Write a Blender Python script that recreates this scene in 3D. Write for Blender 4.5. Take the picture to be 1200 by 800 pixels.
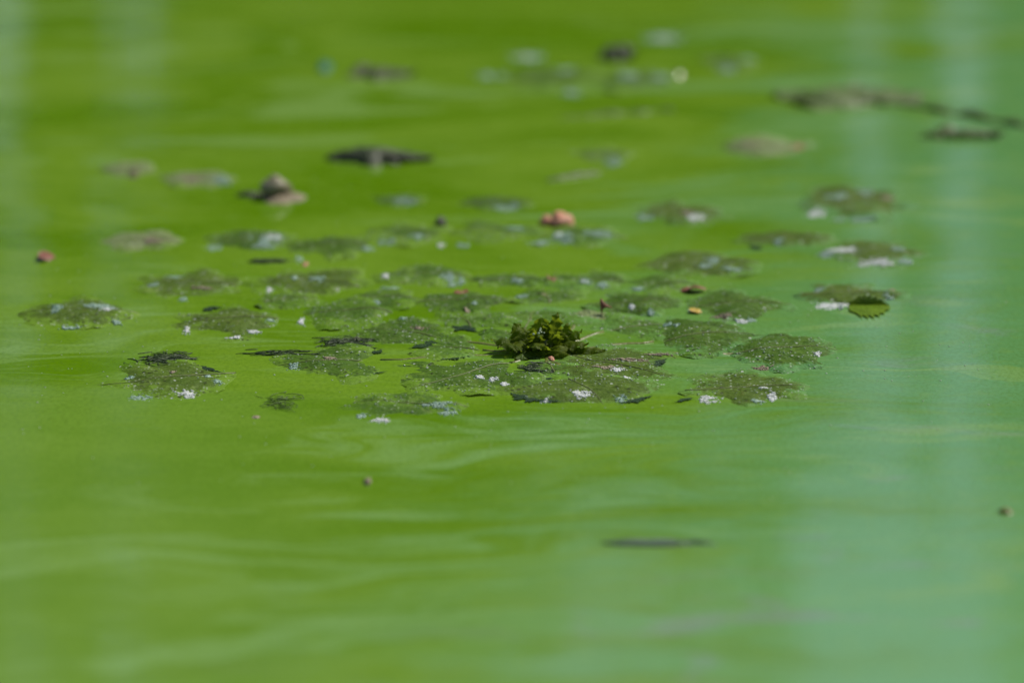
import bpy, bmesh, math, random
from mathutils import Vector, Matrix, noise
from mathutils.bvhtree import BVHTree

R = math.radians
scene = bpy.context.scene
for o in list(bpy.data.objects):
    bpy.data.objects.remove(o, do_unlink=True)
C = scene.collection

# ------------------------------------------------------------------ camera
CAM_H, PITCH, FOC = 1.09, R(15.0), 200.0
FPX = 1200 * FOC / 36.0

def ground(px, py, z=0.0):
    """where the sight line through a photograph pixel meets the level z"""
    u, v = (px - 600) / FPX, (py - 400) / FPX
    d = Vector((u, math.cos(PITCH) - v * math.sin(PITCH), -math.sin(PITCH) - v * math.cos(PITCH)))
    t = (z - CAM_H) / d.z
    return Vector((d.x * t, d.y * t, z))

cam = bpy.data.cameras.new('camera')
cam_o = bpy.data.objects.new('camera', cam)
C.objects.link(cam_o)
cam_o.location = (0, 0, CAM_H)
cam_o.rotation_euler = (math.pi / 2 - PITCH, 0, 0)
cam.lens, cam.sensor_width = FOC, 36.0
cam.clip_start, cam.clip_end = 0.05, 2000
cam.dof.use_dof = True
cam.dof.focus_distance = 4.135
cam.dof.aperture_fstop = 3.0
cam.dof.aperture_blades = 9
scene.camera = cam_o

# ------------------------------------------------------------------ sky, sun, exposure
SUN_EL, SUN_AZ = R(50), R(52)          # behind the plants, to the right
world = bpy.data.worlds.new('World')
scene.world = world
world.use_nodes = True
wn = world.node_tree
wn.nodes.clear()
wo = wn.nodes.new('ShaderNodeOutputWorld')
wb = wn.nodes.new('ShaderNodeBackground')
ws = wn.nodes.new('ShaderNodeTexSky')
ws.sky_type = 'NISHITA'
ws.sun_disc = False
ws.sun_elevation = SUN_EL
ws.sun_rotation = SUN_AZ
ws.air_density, ws.dust_density, ws.ozone_density = 1.0, 1.2, 1.0
wb.inputs['Strength'].default_value = 0.08
wn.links.new(ws.outputs[0], wb.inputs[0])
wn.links.new(wb.outputs[0], wo.inputs[0])

sun = bpy.data.lights.new('sun', 'SUN')
sun.energy, sun.angle, sun.color = 4.0, R(0.55), (1.0, 0.95, 0.86)
sun_o = bpy.data.objects.new('sun', sun)
C.objects.link(sun_o)
sd = Vector((math.sin(SUN_AZ) * math.cos(SUN_EL), math.cos(SUN_AZ) * math.cos(SUN_EL), math.sin(SUN_EL)))
sun_o.rotation_euler = sd.to_track_quat('Z', 'Y').to_euler()
sun_o.location = (3, 3, 6)

vs = scene.view_settings
vs.view_transform, vs.look = 'Standard', 'None'
vs.exposure, vs.gamma = 0.0, 1.0
vs.use_curve_mapping = False
scene.render.resolution_x, scene.render.resolution_y = 1024, 682

# ------------------------------------------------------------------ node helpers
class NT:
    def __init__(self, name):
        self.m = bpy.data.materials.new(name)
        self.m.use_nodes = True
        self.t = self.m.node_tree
        self.t.nodes.clear()
        self.out = self.n('ShaderNodeOutputMaterial')

    def n(self, kind, **kw):
        nd = self.t.nodes.new(kind)
        for k, v in kw.items():
            setattr(nd, k, v)
        return nd

    def put(self, sock, v):
        if isinstance(v, bpy.types.NodeSocket):
            self.t.links.new(v, sock)
        elif v is not None:
            if sock.type == 'RGBA' and not hasattr(v, '__len__'):
                v = (v, v, v, 1)
            elif sock.type == 'RGBA' and len(v) == 3:
                v = (*v, 1)
            sock.default_value = v

    def math(self, op, a, b=0.0, c=0.0, clamp=False):
        nd = self.n('ShaderNodeMath', operation=op, use_clamp=clamp)
        self.put(nd.inputs[0], a); self.put(nd.inputs[1], b); self.put(nd.inputs[2], c)
        return nd.outputs[0]

    def step(self, v, lo, hi, a=0.0, b=1.0):
        nd = self.n('ShaderNodeMapRange', interpolation_type='SMOOTHSTEP')
        self.put(nd.inputs[0], v); self.put(nd.inputs[1], lo); self.put(nd.inputs[2], hi)
        self.put(nd.inputs[3], a); self.put(nd.inputs[4], b)
        return nd.outputs[0]

    def mix(self, f, a, b, mode='MIX'):
        nd = self.n('ShaderNodeMix', data_type='RGBA', blend_type=mode)
        self.put(nd.inputs[0], f); self.put(nd.inputs[6], a); self.put(nd.inputs[7], b)
        return nd.outputs[2]

    def mapping(self, vec, scale=(1, 1, 1), rot=(0, 0, 0), loc=(0, 0, 0)):
        nd = self.n('ShaderNodeMapping')
        self.put(nd.inputs[0], vec)
        nd.inputs[1].default_value, nd.inputs[2].default_value, nd.inputs[3].default_value = loc, rot, scale
        return nd.outputs[0]

    def noise(self, vec, scale, detail=3, rough=0.5, dist=0.0, col=False):
        nd = self.n('ShaderNodeTexNoise')
        self.put(nd.inputs['Vector'], vec)
        nd.inputs['Scale'].default_value, nd.inputs['Detail'].default_value = scale, detail
        nd.inputs['Roughness'].default_value, nd.inputs['Distortion'].default_value = rough, dist
        return nd.outputs[1 if col else 0]

    def voro(self, vec, scale, out=0):
        nd = self.n('ShaderNodeTexVoronoi')
        self.put(nd.inputs['Vector'], vec)
        nd.inputs['Scale'].default_value = scale
        return nd.outputs[out]

    def pos(self, obj=False):
        if obj:
            return self.n('ShaderNodeTexCoord').outputs['Object']
        return self.n('ShaderNodeNewGeometry').outputs['Position']

    def sep(self, v):
        nd = self.n('ShaderNodeSeparateXYZ')
        self.put(nd.inputs[0], v)
        return nd.outputs

    def bump(self, h, dist, strength=1.0, normal=None):
        nd = self.n('ShaderNodeBump')
        self.put(nd.inputs['Height'], h)
        nd.inputs['Distance'].default_value, nd.inputs['Strength'].default_value = dist, strength
        if normal:
            self.put(nd.inputs['Normal'], normal)
        return nd.outputs[0]

    def bsdf(self, col, rough=0.5, normal=None, ior=1.45, spec=None, trans=None, tcol=None, **kw):
        p = self.n('ShaderNodeBsdfPrincipled')
        self.put(p.inputs['Base Color'], col); self.put(p.inputs['Roughness'], rough)
        p.inputs['IOR'].default_value = ior
        if spec is not None:
            self.put(p.inputs['Specular IOR Level'], spec)
        if normal:
            self.put(p.inputs['Normal'], normal)
        for k, v in kw.items():
            self.put(p.inputs[k], v)
        res = p.outputs[0]
        if trans:
            tr = self.n('ShaderNodeBsdfTranslucent')
            self.put(tr.inputs[0], tcol if tcol is not None else col)
            mx = self.n('ShaderNodeMixShader')
            self.put(mx.inputs[0], trans)
            self.t.links.new(res, mx.inputs[1]); self.t.links.new(tr.outputs[0], mx.inputs[2])
            res = mx.outputs[0]
        self.t.links.new(res, self.out.inputs[0])
        return self.m

# ------------------------------------------------------------------ materials
GREEN = (0.106, 0.232, 0.002)
GREEN2 = (0.172, 0.312, 0.022)
TURQ = (0.120, 0.305, 0.095)

def bloom_colour(k, p):
    """the algae bloom's own pigment: grass green, going turquoise towards the open water"""
    x, y, _ = k.sep(p)
    warp = k.noise(k.mapping(p, (1, 2.2, 1)), 2.1, 3, 0.5, col=True)
    wv = k.n('ShaderNodeVectorMath', operation='MULTIPLY_ADD')
    k.put(wv.inputs[0], warp); wv.inputs[1].default_value = (0.34, 0.42, 0.0); k.put(wv.inputs[2], p)
    q = wv.outputs[0]
    bands = k.noise(k.mapping(q, (1.0, 4.2, 1), (0, 0, R(4))), 2.4, 4, 0.55, 0.6)
    fine = k.noise(k.mapping(q, (1.0, 5.0, 1), (0, 0, R(-3))), 9.0, 4, 0.6, 0.8)
    blot = k.noise(k.mapping(p, (1.0, 1.6, 1)), 3.3, 3, 0.5, 1.1)
    edge = k.math('MULTIPLY_ADD', y, -0.135, 0.445)
    t = k.math('ADD', x, edge)
    t = k.math('MULTIPLY_ADD', t, 2.3, 0.50)
    t = k.math('ADD', t, k.math('MULTIPLY_ADD', bands, 2.2, -1.10))
    t = k.math('ADD', t, k.math('MULTIPLY_ADD', fine, 1.2, -0.60))
    turq = k.step(t, 0.15, 1.10)
    green = k.mix(k.step(k.math('ADD', blot, k.math('MULTIPLY', fine, 0.5)), 0.55, 0.95), GREEN, GREEN2)
    return green, turq, bands, fine, blot, x, y

def m_water():
    k = NT('algae_water')
    p = k.pos()
    green, turq, bands, fine, blot, x, y = bloom_colour(k, p)
    # smoother, paler skin on the near side of a drift line
    wob = k.noise(k.mapping(p, (1, 0.2, 1)), 7.0, 3, 0.5)
    ye = k.math('ADD', y, k.math('MULTIPLY_ADD', wob, 0.07, -0.035))
    ye = k.math('ADD', ye, k.math('MULTIPLY', x, 0.07))
    near = k.step(ye, 3.905, 3.935, 1.0, 0.0)
    nleft = k.math('MULTIPLY', near, k.step(x, -0.02, -0.28))
    col = k.mix(k.math('MULTIPLY', nleft, 0.55), green, (0.158, 0.30, 0.040))
    soft = k.step(y, 3.2, 3.95, 1.0, 0.0)
    turq_near = k.mix(soft, TURQ, (0.155, 0.355, 0.135))
    col = k.mix(k.math('MULTIPLY', soft, 0.5), col, (0.160, 0.295, 0.045))
    col = k.mix(turq, col, turq_near)
    # greyish lilac skin of old bloom
    lil = k.noise(k.mapping(p, (1, 2.6, 1), (0, 0, R(8))), 6.0, 4, 0.6, 1.0)
    lm = k.math('MULTIPLY', k.step(lil, 0.55, 0.72), k.step(k.math('ADD', x, k.math('MULTIPLY', y, -0.5)), -1.95, -1.45))
    col = k.mix(k.math('MULTIPLY', lm, 0.75), col, (0.23, 0.27, 0.24))
    pale = k.step(k.math('ADD', bands, k.math('MULTIPLY', fine, 0.6)), 0.83, 1.0)
    col = k.mix(k.math('MULTIPLY', pale, 0.6), col, (0.22, 0.38, 0.10))
    # grain of floating colonies
    g1 = k.noise(k.mapping(p, (1, 0.55, 1)), 330, 3, 0.65)
    g2 = k.noise(p, 60, 4, 0.6)
    col = k.mix(k.step(g1, 0.35, 0.75, 0.0, 0.40), col, (0.068, 0.150, 0.012))
    col = k.mix(k.step(g2, 0.48, 0.75, 0.0, 0.30), col, (0.19, 0.33, 0.05))
    rip = k.noise(k.mapping(p, (1, 2.4, 1), (0, 0, R(5))), 7.0, 2, 0.5, 0.6)
    b1 = k.bump(rip, 0.0005, 0.7)
    b2 = k.bump(k.math('ADD', g1, g2), 0.00006, 0.5, b1)
    rough = k.step(k.noise(p, 5.0, 3), 0.3, 0.7, 0.03, 0.09)
    return k.bsdf(col, rough, b2, ior=1.34)

def specks(k, p, scale, rad, keep):
    vd = k.n('ShaderNodeTexVoronoi')
    k.put(vd.inputs['Vector'], p); vd.inputs['Scale'].default_value = scale
    sc = k.n('ShaderNodeSeparateColor'); k.put(sc.inputs[0], vd.outputs['Color'])
    return k.math('MULTIPLY', k.step(vd.outputs['Distance'], rad, rad * 0.5), k.math('LESS_THAN', sc.outputs[0], keep))

def m_leaf(name, a, b, brown, film=0.5, pale=0.25, trans=0.12, rough=0.48):
    k = NT(name)
    p = k.pos()
    at = k.n('ShaderNodeAttribute', attribute_name='leaf')   # r, vein, random
    sr = k.n('ShaderNodeSeparateColor')
    k.put(sr.inputs[0], at.outputs['Color'])
    r, vein, rnd = sr.outputs
    n1 = k.noise(p, 34, 5, 0.68, 0.9)
    n2 = k.noise(p, 210, 4, 0.65, 0.5)
    n3 = k.noise(k.mapping(p, (1, 1, 1), loc=(3, 7, 1)), 46, 5, 0.7, 1.2)
    col = k.mix(k.step(n1, 0.32, 0.68), a, b)
    col = k.mix(k.step(n2, 0.45, 0.68, 0, 0.75), col, (a[0] * .5, a[1] * .55, a[2] * .6))
    col = k.mix(k.math('MULTIPLY', k.step(n3, 0.56, 0.74), brown), col, (0.15, 0.125, 0.030))
    col = k.mix(k.math('MULTIPLY', vein, 0.3), col, (0.15, 0.21, 0.03))
    # a skin of bloom that has washed over rim and hollows
    green, turq, bands, fine, blot, x, y = bloom_colour(k, p)
    gcol = k.mix(turq, green, TURQ)
    f = k.math('ADD', k.math('MULTIPLY', k.math('POWER', r, 2.2), 0.55), k.math('MULTIPLY_ADD', n3, 1.0, -0.30))
    f = k.math('ADD', f, k.math('MULTIPLY_ADD', n1, 0.7, -0.35))
    f = k.math('ADD', f, k.math('MULTIPLY_ADD', n2, 0.5, -0.25))
    fm = k.step(f, 0.68 - 0.5 * film, 0.84 - 0.4 * film, 0.0, 0.88)
    col = k.mix(fm, col, gcol)
    # dried, pale, silvery deposits
    n4 = k.noise(k.mapping(p, (1, 0.7, 1), loc=(11, 2, 5)), 75, 4, 0.7, 0.6)
    n5 = k.noise(k.mapping(p, (1, 0.8, 1), loc=(4, 8, 3)), 190, 4, 0.75, 0.9)
    n4 = k.math('ADD', k.math('MULTIPLY', n4, 0.6), k.math('MULTIPLY', n5, 0.4))
    dm = k.math('MULTIPLY', k.step(n4, 0.55, 0.62), pale * 1.7, clamp=True)
    col = k.mix(dm, col, k.mix(turq, (0.25, 0.34, 0.09), (0.25, 0.40, 0.20)))
    col = k.mix(k.step(n5, 0.52, 0.66, 0, 0.5), col, (a[0] * .5, a[1] * .55, a[2] * .4))
    if pale:
        col = k.mix(k.math('MULTIPLY', specks(k, p, 420, 0.42, 0.10 + pale * 0.3), k.step(k.math('ADD', n1, k.math('MULTIPLY', n3, 0.5)), 0.66, 0.84, 0.12, 0.95)), col, (0.46, 0.52, 0.40))
        col = k.mix(specks(k, k.mapping(p, loc=(5, 1, 0)), 210, 0.30, 0.07), col, (0.5, 0.55, 0.46))
        col = k.mix(k.math('MULTIPLY', specks(k, k.mapping(p, loc=(2, 9, 0)), 240, 0.45, 0.12), 0.8), col, (0.025, 0.030, 0.008))
    h = k.math('ADD', k.math('MULTIPLY', n2, 0.8), k.math('MULTIPLY', n3, 0.9))
    nb = k.bump(k.math('ADD', h, k.math('MULTIPLY', k.noise(p, 420, 3, 0.6), 0.35)), 0.0016, 0.9)
    rg = k.step(n2, 0.3, 0.7, rough - 0.1, rough + 0.2)
    return k.bsdf(col, rg, nb, ior=1.42, spec=0.14, trans=trans, tcol=k.mix(0.6, col, (0.30, 0.40, 0.02)))

def m_simple(name, a, b, scale=60, rough=0.5, bump=0.001, **kw):
    k = NT(name)
    p = k.pos()
    n = k.noise(p, scale, 4, 0.62, 0.5)
    n2 = k.noise(p, scale * 4, 3, 0.6)
    col = k.mix(k.step(n, 0.34, 0.68), a, b)
    col = k.mix(k.step(n2, 0.5, 0.8, 0, 0.35), col, tuple(c * 0.5 for c in a))
    return k.bsdf(col, rough, k.bump(k.math('ADD', n, n2), bump, 0.8), **kw)

MAT = {}
MAT['water'] = m_water()
MAT['leaf'] = m_leaf('floating_leaf_skin', (0.058, 0.130, 0.008), (0.092, 0.182, 0.014), 0.40, 0.6)
MAT['leaf_olive'] = m_leaf('olive_leaf_skin', (0.078, 0.138, 0.012), (0.112, 0.182, 0.020), 0.65, 0.68, 0.30)
MAT['leaf_drowned'] = m_leaf('bloom_covered_leaf_skin', (0.065, 0.145, 0.010), (0.095, 0.190, 0.018), 0.35, 0.95, 0.35)
MAT['leaf_pale'] = m_leaf('bleached_leaf_skin', (0.20, 0.26, 0.09), (0.27, 0.33, 0.15), 0.8, 0.55, 0.55)
MAT['young'] = m_leaf('young_leaf_skin', (0.070, 0.125, 0.004), (0.150, 0.205, 0.008), 0.25, -0.6, 0.0, 0.55, 0.38)
MAT['under'] = m_leaf('leaf_underside', (0.055, 0.110, 0.008), (0.085, 0.140, 0.010), 0.2, -0.6, 0.0, 0.30, 0.4)
MAT['leaf_reflection'] = m_leaf('painted_leaf_reflection', (0.120, 0.215, 0.006), (0.150, 0.250, 0.010), 0.1, 0.3, 0.0, 0.1)
MAT['midrib'] = m_simple('midrib', (0.11, 0.15, 0.025), (0.16, 0.19, 0.05), 120, 0.5, 0.0004)
MAT['petiole'] = m_simple('petiole', (0.12, 0.15, 0.02), (0.17, 0.19, 0.04), 90, 0.4, 0.0005)
MAT['foam'] = m_simple('dried_foam', (0.74, 0.77, 0.72), (0.82, 0.84, 0.80), 300, 0.3, 0.0002, trans=0.15)
MAT['foam_teal'] = m_simple('bluish_foam', (0.27, 0.43, 0.30), (0.42, 0.57, 0.46), 200, 0.3, 0.0003, trans=0.15)
MAT['bubble'] = m_simple('wet_bubble', (0.30, 0.40, 0.22), (0.50, 0.56, 0.42), 500, 0.06, 0.0001, ior=1.45)
MAT['clear'] = m_simple('clear_dark_water', (0.020, 0.040, 0.020), (0.040, 0.080, 0.020), 200, 0.08, 0.0004, ior=1.34)
MAT['weed_and_shade'] = m_simple('dark_algae_and_shade', (0.020, 0.042, 0.006), (0.045, 0.080, 0.012), 120, 0.45, 0.0006)
MAT['dark'] = m_simple('rotting_plant', (0.022, 0.036, 0.008), (0.045, 0.060, 0.014), 60, 0.5, 0.002)  # also colours the painted shadow beside the snail-like lump
MAT['stick'] = m_simple('sodden_bark', (0.045, 0.060, 0.016), (0.080, 0.095, 0.030), 70, 0.6, 0.002)
MAT['lilac'] = m_simple('old_bloom_strand', (0.11, 0.17, 0.12), (0.15, 0.19, 0.16), 60, 0.5, 0.001)
MAT['sunk'] = m_simple('sunken_stalk', (0.065, 0.110, 0.014), (0.100, 0.155, 0.024), 40, 0.5, 0.002)
MAT['faint'] = m_simple('pale_threads', (0.060, 0.110, 0.010), (0.085, 0.150, 0.015), 90, 0.5, 0.0005)
MAT['tan'] = m_simple('sodden_wood', (0.20, 0.16, 0.09), (0.32, 0.27, 0.17), 70, 0.6, 0.002)
MAT['shell'] = m_simple('snail_shell', (0.24, 0.21, 0.12), (0.34, 0.30, 0.19), 90, 0.35, 0.001)
MAT['petal'] = m_simple('pink_petal', (0.52, 0.21, 0.12), (0.62, 0.32, 0.20), 90, 0.5, 0.0008)
MAT['red'] = m_simple('red_leaf_scrap', (0.19, 0.060, 0.034), (0.27, 0.10, 0.05), 110, 0.5, 0.001)
MAT['yellow'] = m_simple('yellow_scrap', (0.45, 0.30, 0.02), (0.52, 0.38, 0.05), 110, 0.5, 0.001)
MAT['teal'] = m_simple('teal_scrap', (0.012, 0.13, 0.085), (0.02, 0.17, 0.11), 110, 0.5, 0.001)
MAT['wet'] = m_simple('glint_cap', (0.10, 0.16, 0.03), (0.16, 0.22, 0.06), 110, 0.07, 0.0, ior=1.5)
MAT['bank'] = m_simple('bank_soil', (0.06, 0.055, 0.03), (0.05, 0.085, 0.02), 6, 0.9, 0.03)
MAT['reed'] = m_simple('reed_green', (0.070, 0.110, 0.014), (0.190, 0.190, 0.050), 7, 0.5, 0.0, trans=0.25)

# ------------------------------------------------------------------ object helpers
def link(name, me, mat, parent=None):
    o = bpy.data.objects.new(name, me)
    C.objects.link(o)
    if mat and not me.materials:
        me.materials.append(MAT[mat])
    if parent:
        o.parent = parent
    return o

def mesh(name, vs, fs, smooth=True):
    me = bpy.data.meshes.new(name)
    me.from_pydata([tuple(v) for v in vs], [], fs)
    me.update()
    if smooth:
        me.polygons.foreach_set('use_smooth', [True] * len(me.polygons))
    return me

def tag(o, label, cat, group=None):
    o['label'], o['category'] = label, cat
    if group:
        o['group'] = group
    return o

def thing(name, loc, label, cat, group=None):
    o = bpy.data.objects.new(name, None)
    o.empty_display_size = 0.02
    o.location = loc
    C.objects.link(o)
    return tag(o, label, cat, group)

def nz(x, y, z=0.0, s=1.0):
    return noise.noise(Vector((x * s, y * s, z)))

# ------------------------------------------------------------------ water and bank
def wz(x, y):
    """height of the calm, faintly rippled surface"""
    if not (-1.5 < x < 1.5 and 2.2 < y < 7.0):
        return 0.0
    a = 0.00016 * math.sin(y * 38 + 2.2 * nz(x, y, 1.0, 3.0) + 1.5 * x)
    b = 0.0004 * nz(x * 0.6, y * 1.5, 4.0, 9.0)
    return a + b

def spread(lo, hi, d0, d1, step, far):
    out, v = [], d0
    while v <= d1 + 1e-6:
        out.append(v); v += step
    s, v = step, d1
    while v < hi:
        s *= 1.45; v = min(v + s, hi); out.append(v)
    s, v = step, d0
    while v > lo:
        s *= 1.45; v = max(v - s, lo); out.insert(0, v)
    return out

xs = spread(-60, 60, -0.9, 0.9, 0.011, 1)
ys = spread(-6, 7.6, 2.9, 5.9, 0.011, 1)
V = [(x, y, wz(x, y)) for y in ys for x in xs]
nx = len(xs)
F = [(j * nx + i, j * nx + i + 1, (j + 1) * nx + i + 1, (j + 1) * nx + i) for j in range(len(ys) - 1) for i in range(nx - 1)]
water = link('water', mesh('water', V, F), 'water')
water['kind'] = 'structure'

# the bank beyond, out of the picture but mirrored in the water
V, F = [], []
bx = spread(-400, 400, -8, 8, 0.5, 1)
by = [7.2, 7.5, 7.8, 8.3, 9, 11, 15, 25, 60, 150, 500]
for y in by:
    for x in bx:
        V.append((x, y + 0.15 * nz(x, 0, 2, 0.7), -0.25 + 0.30 * min(1, (y - 7.2) / 0.7) + 0.06 * nz(x, y, 3, 1.1) + (0.25 if y > 9 else 0)))
nb_ = len(bx)
F = [(j * nb_ + i, j * nb_ + i + 1, (j + 1) * nb_ + i + 1, (j + 1) * nb_ + i) for j in range(len(by) - 1) for i in range(nb_ - 1)]
bank = link('bank', mesh('bank', V, F), 'bank')
bank['kind'] = 'structure'

def reed_bed():
    rnd = random.Random(5)
    V, F = [], []
    def blade(p0, az, length, width, lean, droop):
        n = 7
        base = len(V)
        d = Vector((math.cos(az), math.sin(az), 0))
        s = Vector((-d.y, d.x, 0))
        for i in range(n + 1):
            t = i / n
            w = width * (1 - t) ** 0.6 * (0.6 + 0.8 * min(1, t * 4)) * 0.5
            c = p0 + d * (length * (lean * t + droop * t * t * 0.5)) + Vector((0, 0, length * (t - droop * t * t * 0.45)))
            V.append(c - s * w); V.append(c + s * w)
        for i in range(n):
            a = base + 2 * i
            F.append((a, a + 1, a + 3, a + 2))
    # clumps side by side, with openings where the sky looks through
    openings = [(-0.735, .060, .03), (-0.60, .025, .10), (-0.53, .050, .05), (-0.30, .03, .10), (-0.12, .025, .15), (0.03, .03, .12),
                (0.13, .03, .12), (0.28, .04, .08), (0.41, .03, .10), (0.52, .045, .04), (0.655, .060, .02),
                (1.3, .2, .1), (-1.6, .15, .1), (-2.6, .3, .1), (2.4, .3, .1), (3.4, .3, .1)]
    for q in range(3000):
        x = rnd.uniform(-1.1, 1.1) if q < 1300 else rnd.uniform(-4.5, 4.5)
        y = rnd.uniform(7.45, 8.7)
        dens = 1.0 if x < 0.15 else 0.75
        xr = x * 8.1 / y                             # an opening is a lane that leads away from the water
        for ox, ow, od in openings:
            if abs(xr - ox) < ow:
                dens *= od
        tall = min(abs(x - 0.21), abs(x - 0.345), abs(x + 0.03), abs(x - 0.80)) < 0.022
        if rnd.random() > dens:
            continue
        hgt = rnd.uniform(0.9, 1.8) if x < 0.0 or tall else rnd.uniform(0.6, 1.1) if x > 0.2 else rnd.uniform(.7, 1.35)
        z0 = -0.05
        az = rnd.uniform(0, 6.28)
        lean = rnd.uniform(0, 0.07)
        d = Vector((math.cos(az), math.sin(az), 0))
        base, n = len(V), 5
        for i in range(n + 1):
            t = i / n
            c = Vector((x, y, z0)) + d * lean * hgt * t * t + Vector((0, 0, hgt * t))
            r = 0.006 * (1 - 0.6 * t)
            for a in range(4):
                V.append(c + Vector((math.cos(a * 1.571) * r, math.sin(a * 1.571) * r, 0)))
        for i in range(n):
            for a in range(4):
                F.append((base + 4 * i + a, base + 4 * i + (a + 1) % 4, base + 4 * i + 4 + (a + 1) % 4, base + 4 * i + 4 + a))
        for i in range(rnd.randint(5, 9)):
            t = rnd.uniform(0.12, 0.95)
            c = Vector((x, y, z0 + hgt * t)) + d * lean * hgt * t * t
            blade(c, rnd.uniform(0, 6.28), rnd.uniform(0.30, 0.55), rnd.uniform(0.012, 0.026), rnd.uniform(0.03, 0.16), rnd.uniform(0.0, 0.25))
    o = link('reed_bed', mesh('reed_bed', V, F), 'reed')
    o['kind'] = 'stuff'
    return tag(o, 'green reeds along the far bank, mirrored in the algae water as soft streaks', 'reeds')
reed_bed()

# ------------------------------------------------------------------ leaf builder
class Leaf:
    """a floating leaf blade: rounded rhombus with a toothed rim, lateral veins, domed or curled.
    World-aligned half sizes sx, sy; 'ang' is the direction of the tip."""
    def __init__(self, seed, sx, sy, ang, dome=0.005, teeth=11, p=1.55, curl=None, rag=0.11, ripple=0.0014, dip=0.0022, tooth=0.075, nr=15, na=132):
        rnd = random.Random(seed)
        self.V, self.F, self.A = [], [], []
        ca, sa = math.cos(ang), math.sin(ang)
        bite = [(rnd.uniform(-2.4, 2.4), rnd.uniform(0.05, 0.16), rnd.uniform(0.04, 0.16)) for _ in range(rnd.randint(1, 3))]
        skew = rnd.uniform(-0.08, 0.08)
        def Rad(th):
            c, s = abs(math.cos(th)), abs(math.sin(th))
            r = 1.0 / (c ** p + s ** p) ** (1 / p)
            if abs(th) > 1.9:                                  # wedge-shaped base
                r *= 1 - 0.22 * math.sin((abs(th) - 1.9) / (math.pi - 1.9) * math.pi * 0.5)
            else:
                ph = abs(th) / 1.9 * teeth
                r *= 1 + tooth * (1 - (ph % 1.0)) * (0.7 + 0.6 * nz(ph // 1, seed, 0.5, 1.7)) - tooth * 0.5
            r *= 1 + skew * math.sin(th) + rag * 1.6 * nz(math.cos(th) * 1.4, math.sin(th) * 1.4, seed * 1.7)
            for b0, bw, bd in bite:
                r *= 1 - bd * math.exp(-((th - b0) / bw) ** 2)
            return r
        self.Rad = Rad
        ths = [-math.pi + 2 * math.pi * i / na for i in range(na)]
        rs = [((j + 0) / nr) ** 0.85 for j in range(nr + 1)]
        rv = rnd.random()
        for j, q in enumerate(rs):
            for th in ths if j else [0]:
                rr = Rad(th) * q
                lx, ly = rr * math.cos(th), rr * math.sin(th)
                # lateral veins leave the midrib at an angle
                side = 1 if ly >= 0 else -1
                vv = (lx - 0.75 * abs(ly)) * 5.2 + 0.25 * side
                vein = max(0.0, 1 - abs((vv % 1.0) - 0.5) * 7) if abs(ly) > 0.03 else 0.0
                vein = max(vein, max(0.0, 1 - abs(ly) * 22))
                vein *= 1 - 0.5 * q
                X, Y = lx * ca - ly * sa, lx * sa + ly * ca
                wx, wy = X * sx, Y * sy
                z = dome * (1 - q ** 2.4) - dip * q ** 3 + 0.0026 * nz(wx, wy, seed * 0.91, 30) * (0.3 + q)
                z += ripple * 1.6 * nz(wx, wy, seed * 0.37, 42) * (0.4 + q)
                z += ripple * 0.8 * q * q * math.sin(th * teeth * 0.55 + seed)
                z += 0.00032 * (math.cos(vv * 6.283) * min(1, abs(ly) * 6)) * (1 - 0.3 * q) - 0.0006 * max(0.0, 1 - abs(ly) * 14)
                if curl:
                    for (ct, cw, ch) in curl:
                        dth = (math.atan2(Y, X) - ct + math.pi) % (2 * math.pi) - math.pi
                        z += ch * math.exp(-(dth / cw) ** 2) * max(0.0, q - 0.35) ** 2 * 2.4
                self.V.append(Vector((wx, wy, z)))
                self.A.append((min(1, q), vein, rv))
        for i in range(na):
            self.F.append((0, 1 + i, 1 + (i + 1) % na))
        for j in range(1, nr):
            a, b = 1 + (j - 1) * na, 1 + j * na
            for i in range(na):
                self.F.append((a + i, b + i, b + (i + 1) % na, a + (i + 1) % na))
        self.ang, self.sx, self.sy = ang, sx, sy
        self.bvh = BVHTree.FromPolygons([tuple(v) for v in self.V], self.F)

    def z(self, x, y):
        h = self.bvh.ray_cast(Vector((x, y, 0.2)), Vector((0, 0, -1)))
        return h[0].z if h[0] is not None else None

    def data(self, name='blade'):
        me = mesh(name, self.V, self.F)
        at = me.color_attributes.new('leaf', 'FLOAT_COLOR', 'POINT')
        at.data.foreach_set('color', [c for a in self.A for c in (*a, 1.0)])
        return me

    def point(self, lx, ly):
        ca, sa = math.cos(self.ang), math.sin(self.ang)
        return (lx * ca - ly * sa) * self.sx, (lx * sa + ly * ca) * self.sy

def tube(V, F, pts, rads, seg=6, flat=1.0):
    base = len(V)
    for i, p in enumerate(pts):
        a = pts[max(0, i - 1)]; b = pts[min(len(pts) - 1, i + 1)]
        d = (b - a).normalized()
        s = d.cross(Vector((0, 0, 1)))
        s = s.normalized() if s.length > 1e-6 else Vector((1, 0, 0))
        u = s.cross(d)
        for k in range(seg):
            th = 2 * math.pi * k / seg
            V.append(p + s * math.cos(th) * rads[i] + u * math.sin(th) * rads[i] * flat)
    for i in range(len(pts) - 1):
        for k in range(seg):
            F.append((base + i * seg + k, base + i * seg + (k + 1) % seg, base + (i + 1) * seg + (k + 1) % seg, base + (i + 1) * seg + k))
    F.append(tuple(base + k for k in range(seg))[::-1])
    F.append(tuple(base + (len(pts) - 1) * seg + k for k in range(seg)))

_ico = {}
def ico(sub=1):
    if sub not in _ico:
        bm = bmesh.new()
        bmesh.ops.create_icosphere(bm, subdivisions=sub, radius=1)
        _ico[sub] = ([v.co.copy() for v in bm.verts], [tuple(v.index for v in f.verts) for f in bm.faces])
        bm.free()
    return _ico[sub]

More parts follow.
